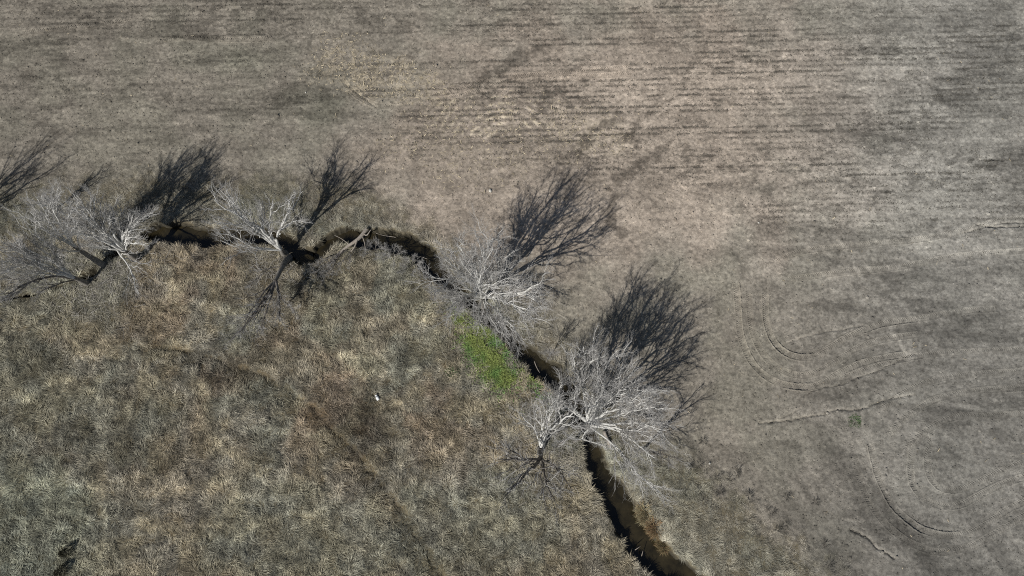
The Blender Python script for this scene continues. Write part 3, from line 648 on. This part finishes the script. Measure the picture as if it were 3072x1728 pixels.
# second tree from the left, with the dark one leaning over the meadow beside it
tree("bare_tree", (850, 760), "bare tree with white limbs fanned over the creek between the two bends", [(850, 760, 0), (846, 754, 1.2), (843, 748, 2.2)], [
    ([(843, 748, 2), (828, 716, 5), (851, 669, 7.5), (866, 624, 9), (870, 598, 9.8)], .22), ([(845, 690, 6), (880, 664, 7.5), (914, 664, 8.2)], .11),
    ([(843, 749, 2), (780, 687, 8), (735, 660, 8.8), (712, 638, 10), (683, 598, 11.4)], .21), ([(842, 749, 2), (755, 692, 8), (645, 662, 12)], .18),
    ([(843, 748, 2.1), (770, 690, 8), (700, 640, 11), (640, 598, 13.5)], .16), ([(790, 695, 7), (787, 640, 8.6), (780, 610, 9.6)], .11), ([(843, 750, 2), (766, 745, 5), (700, 708, 7.5), (650, 700, 9)], .14),
    ([(842, 751, 1.8), (765, 742, 5), (715, 737, 6.5), (660, 722, 8)], .12), ([(843, 748, 2.1), (812, 700, 5.5), (811, 655, 8.5), (815, 598, 11)], .14)], .36, dens=.85)
tree("bare_tree", (860, 768), "dark bare tree leaning low over the meadow away from the creek", [(860, 768, 0), (850, 795, 1.6), (826, 842, 3.6)], [
    ([(827, 840, 3.4), (795, 905, 5), (721, 992, 6.5)], .22), ([(827, 840, 3.4), (838, 895, 4.5), (838, 965, 5.5)], .2), ([(830, 850, 3.6), (846, 895, 4.5), (884, 935, 5.2)], .12),
    ([(826, 842, 3.5), (765, 935, 5.5), (688, 1030, 6.2)], .19), ([(826, 842, 3.4), (785, 885, 5), (735, 965, 6)], .15), ([(846, 800, 2), (806, 806, 3), (752, 852, 4)], .07), ([(828, 842, 3.5), (800, 930, 5), (770, 1010, 5.6)], .14)], .34, dull=True, dens=.85)  # bark darkened to stand in for the limbs' shaded upper side
# left group
tree("bare_tree", (415, 778), "broad bare tree where the visible creek begins, white limbs fanned to the left", [(415, 778, 0), (395, 766, 1.8), (372, 753, 3.6)], [
    ([(372, 753, 3.4), (250, 680, 7.92), (200, 650, 9.68), (150, 606, 12.32)], .24), ([(373, 753, 3.4), (300, 690, 7.04), (258, 640, 9.68), (243, 618, 10.56)], .17),
    ([(374, 754, 3.4), (310, 700, 6.16), (282, 650, 8.8), (285, 600, 10.56)], .18), ([(376, 754, 3.2), (330, 715, 6), (342, 670, 7.04), (338, 618, 8.8)], .16),
    ([(380, 757, 2.8), (366, 715, 5), (395, 680, 6.16), (450, 638, 7.48)], .19), ([(382, 758, 2.6), (372, 735, 4), (410, 730, 5.5), (450, 736, 5.72)], .13),
    ([(380, 758, 2.8), (352, 752, 4), (385, 800, 5), (405, 850, 5.4), (413, 880, 5.6)], .12, dict(dens=.7)), ([(376, 754, 3.2), (320, 745, 5), (250, 735, 7.04)], .14),
    ([(372, 753, 3.5), (280, 710, 7.92), (202, 693, 12.32)], .18), ([(376, 754, 3.2), (320, 700, 7.04), (250, 655, 11.44)], .18), ([(380, 757, 2.8), (378, 720, 6), (405, 672, 8.36)], .15), ([(376, 754, 3.2), (335, 690, 7.04), (330, 640, 10.12)], .16),
    ([(372, 753, 3.5), (280, 710, 7.92), (190, 690, 11.44)], .18), ([(374, 754, 3.4), (290, 670, 8.8), (230, 585, 12.76)], .18), ([(378, 756, 3), (380, 700, 5.72), (400, 650, 7.92)], .13)], .42, dens=.9)
tree("bare_tree", (312, 797), "pale-topped bare tree behind the broad one, rising from the dark hollow", [(312, 797, 0), (262, 765, 2.6), (222, 738, 5)], [
    ([(224, 739, 4.8), (165, 690, 8.5), (112, 588, 13)], .19), ([(222, 738, 5), (185, 680, 9), (150, 606, 13.5)], .17), ([(222, 738, 5), (150, 700, 8.5), (92, 636, 12)], .15),
    ([(230, 744, 4.5), (200, 690, 8), (215, 622, 11.5)], .15), ([(240, 750, 4), (235, 705, 6.5), (262, 640, 9)], .13), ([(245, 755, 3.5), (200, 752, 6), (150, 740, 9)], .12)], .34, dens=.88)
tree("bare_tree", (262, 850), "bare tree sprawling to the left frame edge, its trunk leaning low", [(262, 850, 0), (245, 843, 1.4), (222, 833, 3)], [
    ([(224, 834, 2.8), (170, 818, 5), (90, 795, 8), (-20, 778, 12)], .22), ([(230, 836, 2.4), (190, 800, 4.5), (150, 745, 8), (103, 688, 11)], .16),
    ([(226, 835, 2.6), (150, 780, 7), (60, 740, 11)], .15), ([(226, 835, 2.6), (160, 830, 4.5), (90, 845, 7), (0, 900, 10)], .16, dict(dull=True)), ([(228, 836, 2.6), (150, 800, 6), (20, 740, 12)], .16),  # sunward limb painted dark like its shade side
    ([(232, 838, 2.2), (180, 850, 4), (110, 880, 6)], .1, dict(dull=True)), ([(230, 836, 2.5), (160, 812, 5), (80, 770, 9)], .14), ([(226, 835, 2.6), (140, 824, 5), (40, 815, 8.5)], .14), ([(232, 838, 2.2), (200, 815, 4), (175, 760, 7)], .12)], .34, dens=1.05)
tree("bare_tree", (-265, 785), "bare tree outside the left frame edge, seen by its shadow on the ground", [(-265, 785, 0), (-295, 773, 2), (-320, 763, 3.6)], [
    ([(-318, 764, 3.4), (-445, 717, 9), (-495, 677, 14)], .2), ([(-318, 764, 3.4), (-395, 677, 9), (-445, 587, 14)], .2), ([(-318, 764, 3.4), (-325, 687, 9), (-345, 637, 13)], .18), ([(-318, 764, 3.4), (-415, 747, 10), (-535, 727, 14)], .18)], .3, dens=.8)
# saplings, shrubs
tree("bare_shrub", (175, 620), "low bushy bare shrub at the field edge above the left tree group", [(175, 620, 0), (173, 618, .4), (171, 616, .8)], [  # shrub kept for the shadow it throws, not for a plant seen here
    ([(171, 616, .7), (150, 598, 2.4), (132, 578, 4)], .07), ([(171, 616, .7), (160, 588, 2.6), (160, 556, 4.2)], .07), ([(171, 616, .7), (145, 608, 2.4), (125, 602, 3.8)], .06), ([(171, 616, .7), (172, 592, 2.6), (186, 570, 4)], .06)], .1, "shrub", "bare shrubs and saplings on the creek banks", dens=.85)
tree("bare_sapling", (1640, 1082), "small bare sapling on the grassy bank beside the straight creek reach", [(1640, 1082, 0), (1642, 1078, .8), (1643, 1074, 1.5)], [  # sapling added to throw a thin branch-like shadow
    ([(1643, 1074, 1.4), (1646, 1062, 3), (1648, 1050, 5)], .035), ([(1643, 1074, 1.4), (1655, 1064, 3.2), (1668, 1054, 4.6)], .03), ([(1642, 1075, 1.3), (1638, 1066, 3), (1630, 1052, 4.6)], .03)], .05, "sapling", "bare shrubs and saplings on the creek banks", dull=True, dens=.6)
for (bu, bv), lb in [((1125, 752), "grey dead shrub overhanging the creek just right of the fallen tree"), ((1180, 768), "grey dead shrub at the creek rim, middle of the row of three"), ((1235, 800), "grey dead shrub at the creek bend nearest the tall middle tree")]:
    tree("dead_shrub", (bu, bv), lb, [(bu, bv, 0), (bu, bv - 2, .3), (bu, bv - 3, .6)], [
        ([(bu, bv - 3, .5), (bu + dx * .5, bv + dy * .5, 1.1), (bu + dx, bv + dy, 1.6)], .03) for dx, dy in [(-35, 14), (-18, -22), (6, -30), (30, -14), (38, 12), (4, 24), (-30, -4)]], .05, "shrub", "dead shrubs along the creek rim", dull=True, dens=.5)

tx, ty = [], []
for bu, bv in [(1445, 908), (1765, 1278), (1622, 1347), (1700, 1180), (850, 760), (415, 760), (312, 797), (262, 850), (1850, 1300), (1560, 950)]:
    c_ = P(bu, bv); tx.append(rng.normal(c_[0], 2.6, 420)); ty.append(rng.normal(c_[1], 2.4, 420))
tx = np.concatenate(tx); ty = np.concatenate(ty); kp = samp(edge, tx, ty) > .35; tx, ty = tx[kp], ty[kp]
tag(bits("fallen_twigs", tx, ty, rng.uniform(.3, 1.3, len(tx)), rng.uniform(.015, .035, len(tx)), np.array([.36, .34, .31]) * rng.uniform(.5, 1.3, (len(tx), 1)), M['straw'], .18), kind='stuff')

# ------------------------------------------------------------------ fallen wood
def log(name, pts, r, label, mat, cat, group=None, parent=None, ends=.7):
    g = np.array([P(*p) for p in pts]); c = g.mean(0) * np.array([1, 1, 0]) + np.array([0, 0, g[:, 2].min()])
    g = resample(catmull(g, 6), .25) + rng.normal(size=(1, 3)) * 0
    g = g + rng.normal(size=g.shape) * r * .12
    K = len(g); A = Acc(); A.add((g - c)[None], (r * np.linspace(1, ends, K) * rng.uniform(.9, 1.1, K))[None], 9)
    v = np.concatenate(A.v); q = np.concatenate(A.q)
    n0 = len(v); v = np.vstack([v, g[0] - c, g[-1] - c]); t = [[n0, (i + 1) % 9, i] for i in range(9)] + [[n0 + 1, (K - 1) * 9 + i, (K - 1) * 9 + (i + 1) % 9] for i in range(9)]
    o = mesh_obj(name, v, quads=q, tris=t, mats=[mat], smooth=True); o.location = c
    return tag(o, label, cat, group)
ft = P(1066, 716); ft[2] = .1
fe = empty("fallen_tree", tuple(ft), "grey fallen tree bridging the creek, its broken twigs spread on the meadow", "fallen tree")
A = Acc()
g = resample(catmull(np.array([P(1100, 688, .35), P(1080, 712, .5), P(1062, 726, .5), P(1036, 744, .3), P(1008, 768, .25)]), 6), .3) - ft; A.add(g[None], np.linspace(.26, .13, len(g))[None], 8)
A.build("trunk", M['wood'], fe)
for pts, r_ in [([(1072, 718, .6), (1064, 740, .7), (1052, 756, .6)], .12), ([(1090, 700, .5), (1100, 706, .7), (1112, 690, .8)], .1), ([(1050, 735, .5), (1024, 716, .6), (1004, 706, .6)], .05), ([(1086, 706, .4), (1094, 730, .4), (1096, 756, .4)], .07)]:
    A = Acc(); g = resample(catmull(np.array([P(*p) for p in pts]), 6), .2) - ft; A.add(g[None], np.linspace(r_, r_ * .5, len(g))[None], 7); A.build("limb", M['wood'], fe)
for a, b in [((1020, 756), (938, 822)), ((1030, 752), (950, 835)), ((1015, 765), (965, 845)), ((1010, 765), (930, 805)), ((1040, 750), (985, 800)), ((1052, 752), (1010, 815)), ((1066, 748), (1044, 805))]:
    mid = ((a[0] + b[0]) / 2 + rng.uniform(-6, 6), (a[1] + b[1]) / 2 + rng.uniform(-6, 6))
    limb(fe, ft, [(*a, .4), (*mid, 1.0), (*b, .8)], .06, .015, dens=.55, dull=True)
log("fallen_log", [(1812, 1294, .35), (1822, 1318, .3), (1833, 1344, .3)], .19, "short grey log lying beside the creek under the lower right group", M['wood'], "log", ends=.85)
sticks = [([(1603, 1084, .5), (1609, 1100, .3), (1619, 1118, -.2)], "pale crooked stick on the creek edge below the sapling"), ([(1905, 1650, -.6), (1913, 1645, -.5), (1921, 1639, -.4)], "short pale stick poking from the black bank low in the frame"),
          ([(1925, 1668, -.6), (1927, 1662, -.5), (1929, 1652, -.3)], "upright pale stick just below the short one near the bottom creek reach"), ([(1240, 765, -.9), (1262, 770, -.9), (1285, 778, -.9)], "long thin stick lying in the creek before the tall middle tree"),
          ([(1188, 712, .25), (1150, 706, .2), (1128, 700, .2)], "thin pale branch on the grassy rim right of the fallen tree")]
for pts, lb in sticks: log("stick", pts, .045, lb, M['wood'], "stick", "sticks in and beside the creek", ends=.5)

# ------------------------------------------------------------------ small things
def clump_thing(name, base, label, cat, n, rad, hgt_, tints, wd=(.03, .05), group=None, out=.9, droop=None):
    b = P(*base); b[2] = float(hgt(b[0:1], b[1:2])[0])
    r_ = rad * np.sqrt(rng.random(n)); a = rng.uniform(0, 6.28, n); x = r_ * np.cos(a); y = r_ * np.sin(a)
    az = np.arctan2(y, x) + rng.normal(0, .5, n)
    if droop is not None: az = np.where(rng.random(n) < .72, R(droop) + rng.normal(0, .55, n), az); x = x * .8 + .9 * y * -.35; y = y * 1.25
    el = np.clip(1.35 - out * r_ / rad + rng.normal(0, .2, n), .1, 1.5)
    ln = hgt_ * rng.uniform(.6, 1.25, n); w = rng.uniform(*wd, n)
    d = np.stack([np.cos(az), np.sin(az)], -1); s = np.stack([-np.sin(az), np.cos(az), 0 * az], -1) * w[:, None] / 2
    p0 = np.stack([x, y, 0 * x - .05], -1); e2 = el - rng.uniform(.5, 1.2, n)
    p1 = p0 + np.concatenate([d * np.cos(el)[:, None], np.sin(el)[:, None]], -1) * (ln * .55)[:, None]
    p2 = p1 + np.concatenate([d * np.cos(e2)[:, None], np.sin(e2)[:, None]], -1) * (ln * .45)[:, None]
    V = np.stack([p0 - s, p0 + s, p1 + s * .8, p1 - s * .8, p2], 1).reshape(-1, 3); o = np.arange(n)[:, None] * 5
    tt = np.array(tints)[rng.integers(0, len(tints), n)] * rng.uniform(.6, 1.4, (n, 1))
    ob = mesh_obj(name, V, quads=o + np.array([0, 1, 2, 3]), tris=o + np.array([3, 2, 4]), mats=[M['blade']], colattr=np.repeat(tt, 5, 0)); ob.location = b
    return tag(ob, label, cat, group)
straw = [(.42, .37, .22), (.36, .30, .18), (.30, .22, .12)]
clump_thing("grass_tussock", (1935, 1542), "large straw-yellow grass tussock drooping over the lower creek's right rim", "grass tussock", 900, .75, 1.0, straw, droop=205, out=.55, group="grass tussocks on the creek's right rim")
clump_thing("grass_tussock", (1962, 1582), "reddish-brown grass tussock just below the straw-yellow one", "grass tussock", 800, .7, .9, [(.34, .24, .13), (.28, .17, .09), (.36, .28, .16)], droop=205, out=.55, group="grass tussocks on the creek's right rim")
clump_thing("grass_tussock", (1992, 1634), "olive-brown grass tussock lowest of the three on the creek's right rim", "grass tussock", 650, .6, .8, [(.22, .19, .10), (.26, .18, .10)], droop=205, out=.55, group="grass tussocks on the creek's right rim")
gr = [(.07, .13, .05), (.10, .16, .07), (.14, .15, .09)]
clump_thing("weed_clump", (2565, 1264), "bright green weed clump alone in the bare field", "weed", 300, .75, .35, gr, group="green weed clumps", out=1.2)
clump_thing("weed_clump", (1354, 1118), "dark green weed clump in dry meadow left of the green grass", "weed", 650, .85, .45, [(.035, .10, .03), (.05, .13, .03)], group="green weed clumps", out=1.2)
seed_ = clump_thing("dead_weed", (2262, 1586), "small dark dead weed clump on the bare margin, lower right", "weed", 46, .16, .40, [(.05, .048, .042), (.10, .095, .085), (.19, .18, .155)], wd=(.015, .03), group="dead weeds on the field margin", out=.7)
for k_ in range(34):
    f_ = rng.random(); wu = 2020 + 440 * f_ + rng.normal(0, 45); wv = 1350 + 330 * f_ + rng.normal(0, 60)
    if wv > 1720: continue
    c_ = seed_.copy(); col.objects.link(c_); p_ = P(wu, wv); p_[2] = float(hgt(p_[0:1], p_[1:2])[0]); c_.location = p_; c_.rotation_euler = (0, 0, rng.uniform(0, 6)); c_.scale = (rng.uniform(.6, 1.7),) * 3
def stone(base, r, label):
    b = P(*base); b[2] = float(hgt(b[0:1], b[1:2])[0])
    n, m = 7, 10; th = np.linspace(.05, math.pi - .05, n); ph = np.arange(m) * 2 * math.pi / m
    V = np.stack([np.outer(np.sin(th), np.cos(ph)), np.outer(np.sin(th), np.sin(ph)) * .75, np.outer(np.cos(th), np.ones(m)) * .55], -1) * r
    V = V * (1 + .25 * (rng.random((n, m, 1)) - .5)); idx = np.arange(n * m).reshape(n, m); nxt = np.roll(idx, -1, 1)
    q = np.stack([idx[:-1], idx[1:], nxt[1:], nxt[:-1]], -1).reshape(-1, 4)
    o = mesh_obj("field_stone", V.reshape(-1, 3), quads=q, tris=[[0, k, k + 1] for k in range(1, m - 1)] + [[(n - 1) * m, (n - 1) * m + k + 1, (n - 1) * m + k] for k in range(1, m - 1)], mats=[M['stone']])
    o.location = b + np.array([0, 0, r * .3]); o.rotation_euler = (0, 0, rng.uniform(0, 3)); tag(o, label, "stone", "pale stones lying in the field")
stone((1471, 573), .26, "pale stone in bare soil above the tall middle tree's shadow")
stone((917, 277), .13, "tiny white stone in the brown field upper left")
stone((2276, 668), .14, "tiny white stone in the mottled field right of centre")
stone((2128, 1390), .13, "tiny white stone at the grass edge lower right")
stone((610, 1034), .14, "tiny white stone in the dry meadow left")
def cedar(base, h, label):
    b = P(*base); b[2] = float(hgt(b[0:1], b[1:2])[0]); e = empty("evergreen_shrub", tuple(b), label, "shrub", "dark evergreen shrubs in the meadow corner")
    A = Acc(); A.add(np.array([[[0, 0, -.1], [0.02, 0, h * .5], [0, .02, h]]]), np.array([[.05, .03, .01]]), 6); A.build("trunk", M['trunk'], e)
    n = 520; t = rng.random(n) ** .8; r_ = .5 * h * (1 - t) ** .7 * np.sqrt(rng.uniform(.1, 1, n)) * rng.uniform(.6, 1.25, n); a = rng.uniform(0, 6.28, n)
    c = np.stack([r_ * np.cos(a), r_ * np.sin(a), .08 + t * h * .95], -1)
    d = norm(np.stack([np.cos(a), np.sin(a), rng.uniform(.1, .9, n)], -1) + rng.normal(0, .4, (n, 3))) * rng.uniform(.10, .22, (n, 1))
    s = norm(np.cross(d, rng.normal(size=(n, 3)))) * .035
    V = np.stack([c - s, c + s, c + d + s * .4, c + d - s * .4], 1).reshape(-1, 3)
    mesh_obj("crown", V, quads=np.arange(n * 4).reshape(-1, 4), mats=[M['cedar']], parent=e)
cedar((208, 1655), 1.5, "small dark evergreen shrub, upper of the pair in the bottom left corner")
cedar((196, 1712), 1.7, "small dark evergreen shrub at the frame edge, lower of the bottom left pair")
# white plastic container lying on its side
b = P(1132, 1192); b[2] = float(hgt(b[0:1], b[1:2])[0]) + .28
e = empty("litter_container", tuple(b), "small white plastic container with grey collar lying in the dry meadow", "litter")
def lathe(name, prof, mat, parent, axis):
    m = 16; ph = np.arange(m) * 2 * np.pi / m; ax = norm(np.array(axis, float)); a = norm(np.cross(ax, [0, 0, 1.])); c = np.cross(ax, a)
    V = np.concatenate([ax * s + r_ * (np.outer(np.cos(ph), a) + np.outer(np.sin(ph), c)) for s, r_ in prof]); K = len(prof)
    idx = np.arange(K * m).reshape(K, m); nxt = np.roll(idx, -1, 1)
    mesh_obj(name, V, quads=np.stack([idx[:-1], idx[1:], nxt[1:], nxt[:-1]], -1).reshape(-1, 4), mats=[mat], parent=parent, smooth=True)
ax = (-.45, .85, .12)
lathe("body", [(-.36, .002), (-.36, .15), (-.33, .18), (.0, .185), (.06, .17), (.09, .12)], M['plastic'], e, ax)
lathe("collar", [(.09, .12), (.10, .13), (.17, .13), (.18, .11)], M['band'], e, ax)
lathe("cap", [(.18, .11), (.19, .15), (.29, .15), (.31, .12), (.31, .002)], M['plastic'], e, ax)
